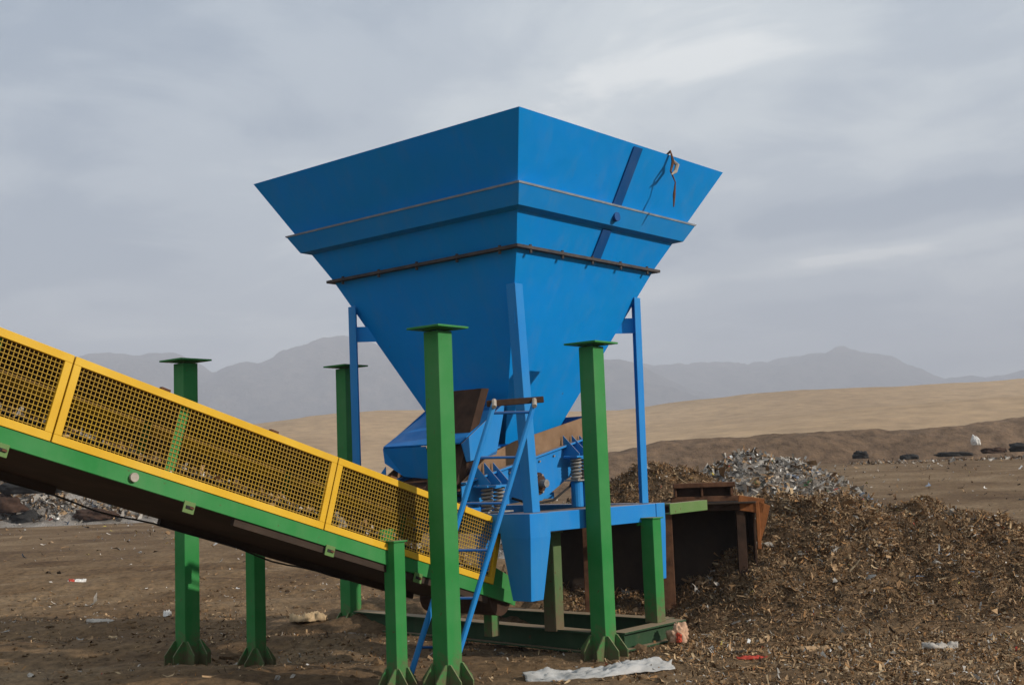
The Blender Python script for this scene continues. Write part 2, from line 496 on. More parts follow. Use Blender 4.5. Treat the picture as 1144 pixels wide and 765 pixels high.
# ---------------------------------------------------------------- tall green posts
HP = 2.84
def make_post(label, x, y, h=HP, w=0.162, cap=0.35, gus=0.20, gh=0.14, mat=None, name='steel_post', group='tall green steel posts with flat caps', rz=TH):
    mat = mat or GREEN
    t = thing(name, label, 'post', (x, y, 0), rz, group)
    MB().box((0, 0, h / 2 - 0.02), (w, w, h - 0.04 + 0.04)).build('column', mat, t, 0.006)
    if cap:
        q = MB().box((0, 0, h + 0.008), (cap, cap, 0.016)); q.build('cap_plate', mat, t, 0.002)
        q = MB()
        for i_ in range(4):
            a0_ = math.pi / 4 + i_ * math.pi / 2; d_ = w / 2 + .004
            q.tube([(d_ * math.cos(i_ * math.pi / 2) - w * .5 * math.sin(i_ * math.pi / 2), d_ * math.sin(i_ * math.pi / 2) + w * .5 * math.cos(i_ * math.pi / 2), h - .004),
                    (d_ * math.cos(i_ * math.pi / 2) + w * .5 * math.sin(i_ * math.pi / 2), d_ * math.sin(i_ * math.pi / 2) - w * .5 * math.cos(i_ * math.pi / 2), h - .004)], 0.006, 6)
        q.build('weld_bead', STEEL if False else mat, t)
    if gus:
        MB().box((0, 0, -0.07), (w + 2 * gus, w + 2 * gus, 0.02)).build('base_plate', mat, t, 0.002)
        for k in range(4):
            a = k * math.pi / 2; c_, s_ = math.cos(a), math.sin(a)
            for off in (-w * 0.42, w * 0.42):
                pts = [(w / 2 + 0.002, -0.06), (w / 2 + gus * 0.62, -0.06), (w / 2 + gus * 0.62, 0.07), (w / 2 + 0.02, gh + 0.05), (w / 2 + 0.002, gh + 0.05)]
                P = [Vector((c_ * r - s_ * (off - 0.006), s_ * r + c_ * (off - 0.006), z)) for r, z in pts]
                MB().prism(P, Vector((-s_, c_, 0)) * 0.012).build('gusset', mat, t)
    return t
make_post('tall green post nearest the camera, in front of the blue ladder', -0.59, 9.43, h=2.79)
make_post('tall green post in front of the hopper face with the navy strip, above the white sheet', 0.71, 10.68, h=2.75)
make_post('tall green post behind the conveyor next to the thin blue hopper leg', -1.86, 13.2, h=2.86)
make_post('leftmost tall green post, rising behind the yellow mesh guard', -3.13, 11.34, h=2.80)

# ---------------------------------------------------------------- base frame of ground beams
bf = thing('base_frame', 'dusty dark green base frame of steel beams lying on the dirt under the machine', 'frame', P0, TH)
uR, vR = luv(0.75, 10.68); uF, vF = luv(-1.86, 13.2); uS, vS = luv(1.62, 11.78)
def ibeam(a, b, h, wd, name, mat, parent, bev=0.003):
    q = MB()
    a = Vector(a); b = Vector(b)
    z = Vector((0, 0, 1))
    q.bar(a + z * (h - .008), b + z * (h - .008), wd, 0.016)
    q.bar(a + z * .008, b + z * .008, wd, 0.016)
    q.bar(a + z * h / 2, b + z * h / 2, 0.03, h - 0.034)
    q.bar(a + z * h / 2 , a + (b - a) * 0.002 + z * h / 2, wd * .9, h - 0.034)
    return q.build(name, mat, parent, bev)
ibeam((uR, vR + .13, 0.02), (uF, vF - .13, 0.02), 0.19, 0.16, 'beam', BEAMG, bf)
ibeam((uR + .14, vR, 0.02), (uR + 1.15, vR, 0.02), 0.17, 0.16, 'beam', BEAMG, bf)
ibeam((uR + 1.15, vR + .1, 0.02), (uR + 1.15, vF, 0.02), 0.17, 0.16, 'beam', BEAMG, bf)

def make_stub(label, x, y, z0, h, w=0.13, mat=None, gus=0.12, topplate=True, group='short green support stubs'):
    mat = mat or GREEN
    t = thing('support_stub', label, 'support', (x, y, z0), TH, group)
    MB().box((0, 0, h / 2), (w, w, h)).build('column', mat, t, 0.005)
    if topplate:
        q = MB().box((0, w / 2 + .012, h + 0.02), (w * 1.5, 0.02, 0.16))
        q.box((0, 0, h + 0.006), (w * 1.25, w * 1.25, 0.012))
        q.build('top_bracket', mat, t, 0.002)
        for k in (-1, 1):
            MB().tube([(k * w * .5, w / 2 - .012, h + .05), (k * w * .5, w / 2 + .005, h + .05)], 0.014, 6).build('bolt', STEEL, t)
    if gus:
        MB().box((0, 0, -0.07), (w + 2 * gus, w + 2 * gus, 0.016)).build('base_plate', mat, t, 0.002)
        for k in range(4):
            a = k * math.pi / 2; c_, s_ = math.cos(a), math.sin(a)
            pts = [(w / 2, -0.06), (w / 2 + gus * .9, -0.06), (w / 2 + gus * .9, 0.05), (w / 2 + .015, 0.17), (w / 2, 0.17)]
            for off in (-w * .4, w * .4):
                P = [Vector((c_ * r - s_ * (off - 0.005), s_ * r + c_ * (off - 0.005), z)) for r, z in pts]
                MB().prism(P, Vector((-s_, c_, 0)) * 0.010).build('gusset', mat, t)
    return t
make_stub('short green stub with bolted top bracket carrying the near side of the conveyor', -0.98, 9.42, 0.0, 1.13, 0.118)
make_stub('short green stub under the far side of the conveyor, half lit by the sun', -2.38, 10.85, 0.0, 1.10, 0.125)
make_stub('very short green foot under the tail end of the conveyor', -0.28, 11.0, 0.17, 0.26, 0.10, gus=0)
make_stub('pale dusty green stub beside the tapered blue foot', 0.29, 11.05, 0.19, 0.88, 0.13, DGREEN, gus=0)
make_stub('bright green stub under the right corner of the blue platform', 1.25, 11.40, 0.19, 0.96, 0.14, gus=0)

# ---------------------------------------------------------------- hopper
HC = Vector((-0.155, 11.70, 0))
hop = thing('feed_hopper', 'large blue steel feed hopper, a four sided funnel on thin blue legs', 'hopper', HC, TH)
# levels: z, half size along u, half size along v
RIM = (4.568, 1.607, 1.725)
COLT = (4.02, 1.32, 1.42)
COLB = (3.88, 1.25, 1.35)
FLA = (3.569, 1.052, 1.183)
BOT = (1.90, 0.336, 0.356)
def frustum(a, b, t=0.012):
    q = MB()
    (z0, p0, r0), (z1, p1, r1) = a, b
    A = [(-p0, -r0, z0), (p0, -r0, z0), (p0, r0, z0), (-p0, r0, z0)]
    B = [(-p1, -r1, z1), (p1, -r1, z1), (p1, r1, z1), (-p1, r1, z1)]
    Ai = [(-p0 + t, -r0 + t, z0), (p0 - t, -r0 + t, z0), (p0 - t, r0 - t, z0), (-p0 + t, r0 - t, z0)]
    Bi = [(-p1 + t, -r1 + t, z1), (p1 - t, -r1 + t, z1), (p1 - t, r1 - t, z1), (-p1 + t, r1 - t, z1)]
    q.v = A + B + Ai + Bi
    for i in range(4):
        j = (i + 1) % 4
        q.f.append((i, j, 4 + j, 4 + i)); q.f.append((8 + j, 8 + i, 12 + i, 12 + j))
        q.f.append((i, 8 + i, 8 + j, j)); q.f.append((4 + i, 4 + j, 12 + j, 12 + i))
    return q
frustum(RIM, FLA).build('upper_wall', BLUE, hop)
frustum((FLA[0] - .004, FLA[1], FLA[2]), BOT).build('lower_wall', BLUE, hop)
# collar: a folded sheet band standing proud of the wall
def lerp_level(z):
    t = (z - FLA[0]) / (RIM[0] - FLA[0])
    return FLA[1] + t * (RIM[1] - FLA[1]), FLA[2] + t * (RIM[2] - FLA[2])
q = MB()
zs = [4.03, 4.035, 3.885, 3.855]
rings = []
for z, out in ((4.03, 0.004), (4.022, 0.075), (3.865, 0.07), (3.845, 0.004)):
    a, b = lerp_level(z)
    rings.append([(-a - out, -b - out, z), (a + out, -b - out, z), (a + out, b + out, z), (-a - out, b + out, z)])
for r in rings:
    q.v += r
for k in range(3):
    for i in range(4):
        j = (i + 1) % 4
        q.f.append((k * 4 + i, k * 4 + j, k * 4 + 4 + j, k * 4 + 4 + i))
q.build('collar_band', FADED, hop, 0.003)
# thin dusty lip on the collar
q = MB()
for z, out in ((4.036, 0.003), (4.036, 0.080), (4.021, 0.080), (4.021, 0.076)):
    a, b = lerp_level(z)
    q.v += [(-a - out, -b - out, z), (a + out, -b - out, z), (a + out, b + out, z), (-a - out, b + out, z)]
for k in range(3):
    for i in range(4):
        j = (i + 1) % 4
        q.f.append((k * 4 + i, k * 4 + j, k * 4 + 4 + j, k * 4 + 4 + i))
q.build('collar_lip', LIP, hop)
# bolted flange
q = MB()
a, b = FLA[1], FLA[2]; o_ = 0.055
for (p, r) in (((-a - o_, -b - .028), (a + o_, -b - .028)), ((a + .028, -b + .001), (a + .028, b - .001)), ((a + o_, b + .028), (-a - o_, b + .028)), ((-a - .028, b - .001), (-a - .028, -b + .001))):
    q.bar((p[0], p[1], FLA[0]), (r[0], r[1], FLA[0]), 0.055, 0.026)
q.build('flange', DARKST, hop)
n_b = 0
for sgn in (-1, 1):
    for k in range(5):
        tt = -0.86 + k * 0.43
        for P in ((a * tt, sgn * (b + .034)), (sgn * (a + .034), b * tt)):
            MB().tube([(P[0], P[1], FLA[0] - 0.045), (P[0], P[1], FLA[0] + 0.03)], 0.014, 6).build('bolt', DARKST, hop)
# raised dark navy strip from rim to flange on one hopper face
def face_pt(frac, z, out):
    a_, b_ = lerp_level(z)
    return Vector((-a_ + 2 * a_ * frac, -b_ - out, z))
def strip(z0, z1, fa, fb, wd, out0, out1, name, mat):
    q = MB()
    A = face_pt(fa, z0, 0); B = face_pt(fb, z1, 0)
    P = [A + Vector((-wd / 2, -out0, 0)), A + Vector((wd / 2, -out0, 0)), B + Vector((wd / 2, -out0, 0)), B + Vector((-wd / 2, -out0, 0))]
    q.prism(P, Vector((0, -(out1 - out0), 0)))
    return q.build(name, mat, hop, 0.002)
strip(4.545, 4.04, 0.530, 0.535, 0.135, 0.002, 0.016, 'navy_strip', NAVY)
strip(3.840, 3.590, 0.535, 0.535, 0.135, 0.002, 0.016, 'navy_strip', NAVY)
A_ = face_pt(0.525, 3.94, 0.075)
MB().tube([A_ + Vector((0, .01, 0)), A_ + Vector((0, -.02, 0))], 0.045, 14).build('round_stub', NAVY, hop)  # dark round stub on the collar, in line with the navy strip
# torn strap over the rim
q = MB()
a_, b_ = RIM[1], RIM[2]
f_ = -a_ + 2 * a_ * 0.685
pts = [(f_, -b_ + .10, 4.52), (f_ + .01, -b_ - .02, 4.60), (f_ + .03, -b_ - .03, 4.50), (f_ - .02, -b_ - .03, 4.40), (f_ + .035, -b_ - .04, 4.30), (f_ + .02, -b_ - .03, 4.18), (f_ + .0, -b_ - .03, 4.06)]
st = thing('torn_strap', 'torn brown strap hanging over the rim of the blue hopper', 'strap', HC + Vector((0, 0, 0)), TH)
q.tube([Vector(p) for p in pts], [0.008, 0.014, 0.016, 0.010, 0.006, 0.014, 0.006], 6)
q.build('strap', RUST, st)
q = MB(); q.tube([(f_ + .02, -b_ - .03, 4.52), (f_ + .07, -b_ - .05, 4.47), (f_ + .03, -b_ - .05, 4.40), (f_ - .04, -b_ - .05, 4.36)], [0.008, 0.022, 0.018, 0.006], 6).build('knot', CONC, st)

# legs: top and bottom on the hopper corners, slightly splayed
ZP = 1.285
def leg(top, bot, wd=0.103):
    q = MB()
    t = 0.012
    T = Vector(top); B = Vector(bot)
    sx = 1 if T.x > 0 else -1; sy = 1 if T.y > 0 else -1
    ang = [(0, 0), (-sx * wd, 0), (-sx * wd, -sy * t), (-sx * t, -sy * t), (-sx * t, -sy * wd), (0, -sy * wd)]
    n = len(ang)
    q.v = [tuple(B + Vector((p[0], p[1], 0))) for p in ang] + [tuple(T + Vector((p[0], p[1], 0))) for p in ang]
    q.f = [tuple(range(n)), tuple(range(n, 2 * n))] + [(i, (i + 1) % n, n + (i + 1) % n, n + i) for i in range(n)]
    return q
for sx, sy in ((-1, -1), (1, -1), (1, 1), (-1, 1)):
    zt = 3.26 if (sx, sy) == (-1, -1) else 3.31
    tx = sx * (1.03 if sy < 0 and sx < 0 else .98); ty = sy * (1.13 if sy < 0 and sx < 0 else 1.07)
    bx_, by_ = sx * 0.98, sy * 1.05
    if (sx, sy) == (-1, -1):
        bx_, by_ = -0.92, -1.14
    leg((tx, ty, zt), (bx_, by_, ZP + 0.002)).build('leg', BLUE2, hop, 0.003)
    # tie plate between leg and wall
    zz = zt - 0.30
    w_ = FLA[1] + (BOT[1] - FLA[1]) * (FLA[0] - zz) / (FLA[0] - BOT[0]); w2_ = FLA[2] + (BOT[2] - FLA[2]) * (FLA[0] - zz) / (FLA[0] - BOT[0])
    q = MB()
    q.prism([(tx - sx * .02, ty - sy * .02, zz + .1), (sx * (w_ - .15), sy * (w2_ - .15), zz + .1), (sx * (w_ - .15), sy * (w2_ - .15), zz - .05), (tx - sx * .02, ty - sy * .02, zz - .05)], (sx * 0.008, -sy * .008, 0))
    q.build('tie_plate', BLUE, hop)

# ---------------------------------------------------------------- platform under the hopper
pf = thing('platform_frame', 'blue steel platform frame with tapered feet carrying the hopper legs and feeder', 'frame', HC, TH)
a, b = 1.01, 1.13; bh = 0.165
q = MB().box((0, -b, ZP - bh / 2), (2 * a - .30, 0.16, bh)); q.build('beam', BLUE2, pf, 0.004)
MB().box((0, b, ZP - bh / 2), (2 * a - .30, 0.16, bh)).build('beam', BLUE2, pf, 0.004)
MB().box((a, 0, ZP - bh / 2 - .001), (0.16, 2 * b - .30, bh)).build('beam', BLUE2, pf, 0.004)
MB().box((-a, 0, ZP - bh / 2 - .001), (0.16, 2 * b - .30, bh)).build('beam', BLUE2, pf, 0.004)
MB().box((0, -b + .20, ZP - .008), (2 * a - .36, 0.22, 0.010)).build('deck_plate', TANR, pf)
for sx, sy in ((-1, -1), (1, -1), (1, 1), (-1, 1)):
    q = MB(); cx_, cy_ = sx * (a - .02), sy * (b - .02)
    kf = 1.0 if sx < 0 else .55
    zlow = 0.95 if (sx < 0 and sy > 0) else 0.56
    if sx > 0: cx_, cy_ = sx * (a - .05), sy * (b - .02)
    def ring(h, w2, ox, oy): return [(cx_ + sx * ox + i * w2 * kf * .82, cy_ + sy * oy + j * w2 * kf, h) for i, j in ((-1, -1), (1, -1), (1, 1), (-1, 1))]
    q.v = ring(zlow, 0.10, 0.02, 0.02) + ring(ZP - .20, 0.165, 0.0, 0.0) + ring(ZP + .001, 0.165, 0.0, 0.0)
    q.f = [(3, 2, 1, 0), (8, 9, 10, 11)] + [(k * 4 + i, k * 4 + (i + 1) % 4, k * 4 + 4 + (i + 1) % 4, k * 4 + 4 + i) for k in range(2) for i in range(4)]
    q.build('foot', BLUE2, pf, 0.004)

# ---------------------------------------------------------------- vibrating feeder (local frame at the hopper centre)
fu, fv = luv(HC.x, HC.y)
fd = thing('vibrating_feeder', 'blue vibrating feeder tray on coil springs under the hopper mouth', 'feeder', HC, TH)
def U(u, v, z): return (u - fu, v - fv, z)
V0, V1 = fv - 0.56, fv + 0.56
def top(u): return 1.565 + .215 * (u - 1.0)
for v, dv in ((V0, 0.012), (V1, -0.012)):
    poly = [(0.95, top(.95) - .02), (0.95, 1.42), (1.30, 1.33), (1.75, 1.36), (2.05, 1.36), (2.45, 1.55), (2.95, 1.70), (2.95, top(2.95))]
    MB().prism([U(u, v, z) for u, z in poly], (0, dv, 0)).build('side_plate', BLUE2, fd, 0.002)
    sk = [(0.98, top(.98) + .004), (2.95, top(2.95) + .004), (2.95, top(2.95) + .20), (1.72, top(1.72) + .20), (1.35, 1.80)]
    MB().prism([U(u, v + (.02 if v == V0 else -.02), z) for u, z in sk], (0, dv, 0)).build('skirt_board', TANR, fd)
    MB().bar(U(0.95, v - (.02 if v == V0 else -.02), top(.95)), U(2.95, v - (.02 if v == V0 else -.02), top(2.95)), 0.06, 0.018).build('rail', BLUE2, fd, .002)
q = MB().prism([U(0.92, V0 + .015, 1.50), U(2.93, V0 + .015, 1.93), U(2.93, V1 - .015, 1.93), U(0.92, V1 - .015, 1.50)], (0, 0, -0.015)); q.build('tray', RUST, fd)
MB().prism([U(2.94, V0 + .013, 1.60), U(2.94, V1 - .013, 1.60), U(2.94, V1 - .013, 2.17), U(2.94, V0 + .013, 2.17)], (0.012, 0, 0)).build('back_plate', BLUE2, fd)
MB().box(U(1.9, fv, 1.40), (0.9, 0.95, 0.06)).build('cross_member', BLUE2, fd, .004)
# bearing on the near and far side
for sgn, v in ((-1, V0), (1, V1)):
    c0 = Vector(U(1.98, v, 1.52)); d = Vector((0, sgn, 0))
    bb = MB().tube([c0, c0 + d * .03], 0.105, 20).tube([c0 + d * .03, c0 + d * .06], 0.075, 18).build('bearing', DRUST, fd)
    MB().tube([c0 + d * .06, c0 + d * .125], 0.038, 14).build('shaft', STEEL, fd)
    for k in range(6):
        an = k * math.pi / 3
        p = c0 + Vector((math.cos(an) * .088, 0, math.sin(an) * .088))
        MB().tube([p + d * .03, p + d * .045], 0.013, 6).build('bolt', STEEL, fd)
def coil(c, r, h, turns, wr):
    n = turns * 12
    return [(c[0] + r * math.cos(2 * math.pi * i / 12), c[1] + r * math.sin(2 * math.pi * i / 12), c[2] + h * i / n) for i in range(n + 1)]
def spring_seat(u, zt, zb_, sgn):
    v = (V0 - .115) if sgn < 0 else (V1 + .115)
    for du in (-.07, .09):
        c = U(u + du, v, zt - .215)
        MB().tube(coil(c, 0.046, 0.20, 6, .01), 0.0115, 6).build('coil_spring', STEEL, fd, smooth=True)
        q = MB().tube([(c[0], c[1], ZP), (c[0], c[1], zt - .222)], 0.058, 16); q.build('spring_post', BLUE2, fd)
    c = U(u + .01, v, 0)
    MB().box((c[0], c[1], zt), (0.34, 0.17, 0.018)).build('spring_plate', BLUE2, fd, .002)
    MB().box((c[0], c[1], zt - .224), (0.34, 0.17, 0.014)).build('spring_plate', STEEL, fd, .002)
    for du in (-.12, .02, .14):
        A = (c[0] + du, v - fv + .085 * -sgn, 0)
        x0 = c[0] + du
        yin = (V0 if sgn < 0 else V1) - fv
        MB().prism([(x0, yin, zt + .012), (x0, yin + sgn * .19, zt + .012), (x0, yin + sgn * .19, zt + .03), (x0, yin, zt + .21)], (0.008, 0, 0)).build('gusset', BLUE2, fd)
spring_seat(2.52, 1.76, 1.29, -1); spring_seat(2.52, 1.76, 1.29, 1)
spring_seat(1.22, 1.52, 1.29, -1); spring_seat(1.22, 1.52, 1.29, 1)
for k in range(8):
    u_ = 1.15 + k * .22
    c_ = Vector(U(u_, V0 - .002, top(u_) - .06))
    MB().tube([c_, c_ + Vector((0, -.014, 0))], 0.011, 6).build('bolt', STEEL, fd)
MB().tube([U(2.62, V0 - .03, 1.72), U(2.40, V0 - .07, 1.48), U(2.15, V0 - .06, 1.36), U(1.85, V0 - .05, 1.33), U(1.60, V0 - .02, 1.40)], 0.011, 8).build('cable', BLACK, fd, smooth=True)
# discharge hood
HB = 1.58
for v, dv in ((V0 + .02, .01), (V1 - .11, .01)):
    MB().prism([U(1.60, v, 2.28), U(0.99, v, 1.90), U(1.05, v, 1.74), U(1.45, v, 1.80)], (0, dv, 0)).build('hood_cheek', BLUE2, fd, .002)
MB().prism([U(1.60, V0 + .045, 2.24), U(1.60, V1 - .11, 2.24), U(0.99, V1 - .11, 1.90), U(0.99, V0 + .045, 1.90)], (-0.006, 0, 0.012)).build('hood_top', CLEANBLUE, fd)
MB().prism([U(0.99, V0 + .46, 1.895), U(0.99, V1 - .11, 1.895), U(1.00, V1 - .12, 1.76), U(1.07, V1 - .30, 1.63), U(1.07, V0 + .46, 1.60)], (-0.012, 0, 0)).build('hood_front', CLEANBLUE, fd)
MB().prism([U(1.42, V0 + .06, 2.40), U(1.42, V0 + .42, 2.40), U(1.02, V0 + .42, 1.50), U(1.02, V0 + .06, 1.50)], (-0.10, 0, 0.0)).build('rubber_flap', DRUST, fd)

# ---------------------------------------------------------------- conveyor
SL = -0.308                      # dz/du
LEN = math.hypot(1, SL)
cv = thing('belt_conveyor', 'long sloping belt conveyor with yellow mesh guards, coming down to the hopper', 'conveyor', P0, TH)
def zt_(u): return 1.247 + (-SL) * (1.174 - u) - 0.02   # top of the guard
def zb_(u): return zt_(u) - 0.585                         # bottom of the guard
CW = 0.95
D = Vector((1, 0, SL)).normalized(); N_ = Vector((-SL, 0, 1)).normalized()
def on(u, v, n):       # point: distance along u measured at the guard bottom line, raised n along the normal
    return Vector((u, v, zb_(u))) + N_ * n
PH = 0.555
u_s = -6.4; u_e = 1.02
# side beams
for v, nm in ((0.0, 'near'), (CW, 'far')):
    q = MB()
    A = on(u_s, v, -0.055); B = on(1.30, v, -0.055)
    q.bar(A, B, 0.012, 0.105, N_)
    sgn = 1 if v == 0 else -1
    for n in (-0.006, -0.104):
        q.bar(on(u_s, v + sgn * .032, n), on(1.30, v + sgn * .032, n), 0.052, 0.009, N_)
    q.build('side_beam', GREEN, cv, 0.002)
# belly pan and belts
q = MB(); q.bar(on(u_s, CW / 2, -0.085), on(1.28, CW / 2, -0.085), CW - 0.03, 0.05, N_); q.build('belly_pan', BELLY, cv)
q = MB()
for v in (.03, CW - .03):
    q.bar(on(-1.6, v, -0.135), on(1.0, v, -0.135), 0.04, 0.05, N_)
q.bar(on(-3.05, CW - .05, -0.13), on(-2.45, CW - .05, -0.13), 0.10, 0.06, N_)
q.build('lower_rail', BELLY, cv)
q = MB()
pr = [(0.06, 0.11), (0.28, 0.03), (CW - .28, 0.03), (CW - .06, 0.11)]
for i in range(3):
    (v0, n0), (v1, n1) = pr[i], pr[i + 1]
    q.prism([on(u_s, v0, n0), on(u_s, v1, n1), on(1.20, v1, n1), on(1.20, v0, n0)], N_ * -0.012)
q.build('belt', BLACK, cv)
MB().tube([on(1.2, .05, -0.10), on(1.2, CW - .05, -0.10)], 0.13, 20).build('tail_pulley', DRUST, cv)
# closed back sheet, lid
q = MB().prism([on(u_s, CW + .0, 0.01), on(u_e, CW + .0, 0.01), on(u_e, CW + .0, PH + .02), on(u_s, CW + .0, PH + .02)], (0, 0.012, 0)); q.build('back_sheet', COVER, cv)
q = MB().prism([on(u_s, 0.03, PH - .010), on(u_e, 0.03, PH - .010), on(u_e, CW - .02, PH - .010), on(u_s, CW - .02, PH - .010)], N_ * 0.006); q.build('lid', COVER, cv)
q = MB().bar(on(u_s, CW - .025, PH - .06), on(u_e, CW - .025, PH - .06), 0.03, 0.075, N_).build('far_guard_rail', YELL2, cv, .002)
for k, u in enumerate(np.arange(-5.6, 1.0, 1.30)):
    for v in (0.05, CW - .06):
        du = 0.0 if v < .5 else .25
        MB().bar(on(u + du - .45, v, 0.0), on(u + du - .45, v, PH - .02), 0.012, 0.07, D).build('upright', GREEN, cv, .002)
# guard panels
seams = [-5.33, -3.0, -0.855, 1.02]
def make_panel(u0, u1, v):
    fr = MB(); w_ = 0.052
    a0, a1 = u0 + .005, u1 - .005
    L = (a1 - a0) * LEN
    # local along-plane coordinates
    O = on(a0, v, 0.0)
    def P(s, n, y=0): return O + D * s + N_ * n + Vector((0, y, 0))
    fr.bar(P(0, w_ / 2), P(L, w_ / 2), 0.03, w_, N_)
    fr.bar(P(0, PH - w_ / 2), P(L, PH - w_ / 2), 0.03, w_, N_)
    fr.bar(P(w_ / 2, w_), P(w_ / 2, PH - w_), 0.03, w_, D)
    fr.bar(P(L - w_ / 2, w_), P(L - w_ / 2, PH - w_), 0.03, w_, D)
    o = fr.build('guard_panel', YELLOW, cv, 0.003)
    ms = MB(); r = 0.0026
    s = w_
    while s < L - w_:
        ms.tube([P(s, w_, .002), P(s, PH - w_, .002)], r, 4, False); s += 0.0295
    n = w_ + .012
    while n < PH - w_:
        ms.tube([P(w_, n, -.002), P(L - w_, n, -.002)], r, 4, False); n += 0.0295
    ms.build('wire_mesh', WIRE, o)
    for kk in (0.30, 0.72):
        q = MB().box(P(L * kk, PH + .008, 0), (0.07, 0.03, 0.016), Matrix.Rotation(math.atan(-SL), 3, 'Y')); q.build('hinge', RUST, o)
for i in range(3):
    make_panel(seams[i], seams[i + 1], 0.0)
make_panel(-6.4, seams[0], 0.0)
# small brackets and a bolt cap on the near beam
for u in (-3.27, -1.98, -0.76, 0.15):
    c = on(u, -0.012, -0.135)
    q = MB()
    q.bar(c + D * -.045, c + D * .045 , 0.010, 0.078, N_)
    o = q.build('idler_bracket', LGREEN, cv, .002)
    MB().bar(c + D * -.028 + Vector((0, -.008, 0)), c + D * .028 + Vector((0, -.008, 0)), 0.006, 0.020, N_).build('slot', BLACK, o)
    MB().bar(c + D * .0 + Vector((0, -.012, 0)), c + D * .032 + Vector((0, -.012, 0)), 0.008, 0.012, N_).build('idler_end', RUST, o)
c = on(-2.42, -0.012, -0.055)
MB().tube([c, c + Vector((0, -.02, 0))], 0.030, 18).build('bolt_cap', CONC, cv)
# wire cable drooping under the belly
pts = []
for k in range(41):
    u = -6.0 + k * 0.155
    pts.append(on(u, CW * 0.93, -0.150 - 0.030 * abs(math.sin(k * .31)) - 0.01 * math.sin(k * 1.3)))
MB().tube(pts, 0.007, 6).build('cable', BLACK, cv, smooth=True)
# tail end cheek plates
for v in (0.02, CW - .02):
    MB().prism([on(1.0, v, -.11), on(1.36, v, -.11), on(1.36, v, 0.10), on(1.0, v, 0.16)], (0, .01, 0)).build('end_cheek', GREEN, cv)

# ---------------------------------------------------------------- ladder
ld = thing('ladder', 'light blue steel ladder leaning on a dark bar across the hopper leg', 'ladder', (-0.62, 9.45, 0), 0.0)
def P3(px, py, Yd):
    d = px_dir(px, py); return Vector((d.x * Yd, Yd, EYE + d.z * Yd)) - Vector((-0.62, 9.45, 0))
La, Lb = P3(552, 451, 9.93), P3(455.5, 764, 9.52)
Ra, Rb = P3(597, 450, 10.0), P3(502, 764, 9.60)
La2 = La; 
MB().tube([La, Lb], 0.024, 10).build('rail', BLUE2, ld)
MB().tube([Ra, Rb], 0.024, 10).build('rail', BLUE2, ld)
for k in range(6):
    t = 0.985 - 0.168 * k - .11
    MB().tube([La.lerp(Lb, t), Ra.lerp(Rb, t)], 0.012, 8).build('rung', NAVY, ld)
bb = MB().bar(P3(544, 451, 9.98), P3(607, 446, 10.06), 0.045, 0.052); bb.build('top_bar', DRUST, ld, .004)
for p in (La, Ra):
    MB().tube([p + Vector((0, -.05, -.03)), p + Vector((0, .03, .03))], 0.02, 8).build('hook', CONC, ld)

# ---------------------------------------------------------------- rusty steel bunker behind
rb = thing('rusty_steel_bunker', 'rusty steel bunker half buried in waste beside the blue platform', 'bunker', (1.84, 12.9, 0), R_(-4))
rb.scale = (0.8, 1, 1)
def bxp(name, c, d, mat, bev=0.006, rot=None):
    return MB().box(c, d, rot).build(name, mat, rb, bev)
bxp('top_beam', (0.20, -.02, 1.42), (0.82, 0.10, 0.05), RUST)
bxp('top_beam', (0.20, 0.02, 1.27), (0.90, 0.08, 0.06), RUST)
for x in (-.18, .17, .56):
    bxp('web_plate', (x, 0.0, 1.35), (0.03, 0.09, 0.10), RUST)
bxp('web_plate', (0.20, 0.05, 1.35), (0.80, 0.012, 0.10), DRUST)
bxp('cross_beam', (-0.02, -0.06, 1.19), (1.34, 0.10, 0.09), DRUST)
bxp('column', (-0.33, -.02, .60), (0.16, 0.12, 1.2), RUST)
bxp('column', (0.66, -.02, .80), (0.12, 0.10, 0.8), DRUST)
bxp('column', (-1.38, -.35, .60), (0.13, 0.12, 1.22), RUST)
bxp('shade_backing', (-0.65, 0.45, .60), (3.0, 0.03, 1.20), BELLY)  # dark sheet added so the space behind the platform reads as deep shade
bxp('shade_roof', (-0.65, 0.16, 1.225), (3.0, 0.72, 0.02), BELLY)  # roof added to keep sunlight out of the interior
bxp('shade_side', (0.84, 0.20, .80), (0.03, 0.46, 0.9), DRUST)  # wall added to block the low sun from the right
o = bxp('corner_plate', (0.80, -0.085, 1.20), (0.34, 0.03, 0.16), ORANGE, rot=Matrix.Rotation(R_(8), 3, 'Y')); o['label'] = 'bright orange rusty corner plate'
MB().prism([(0.87, -.10, 1.24), (1.05, -.10, 1.18), (0.98, -.10, 0.98), (0.86, -.10, 0.72)], (0, .02, 0)).build('corner_plate', ORANGE, rb, .004)
for x in (0.88,):
    bxp('edge_angle', (x, -.09, 0.98), (0.05, 0.04, 0.5), ORANGE)
lb = thing('link_beam', 'dusty pale green beam joining the green stub to the rusty bunker', 'beam', (1.48, 11.75, 1.17), R_(58))
MB().box((0.46, 0, 0.05), (0.92, 0.012, 0.10)).box((0.46, 0.04, 0.096), (0.92, 0.09, 0.012)).box((0.46, 0.04, 0.004), (0.92, 0.09, 0.012)).build('channel', LGREEN, lb, .002)

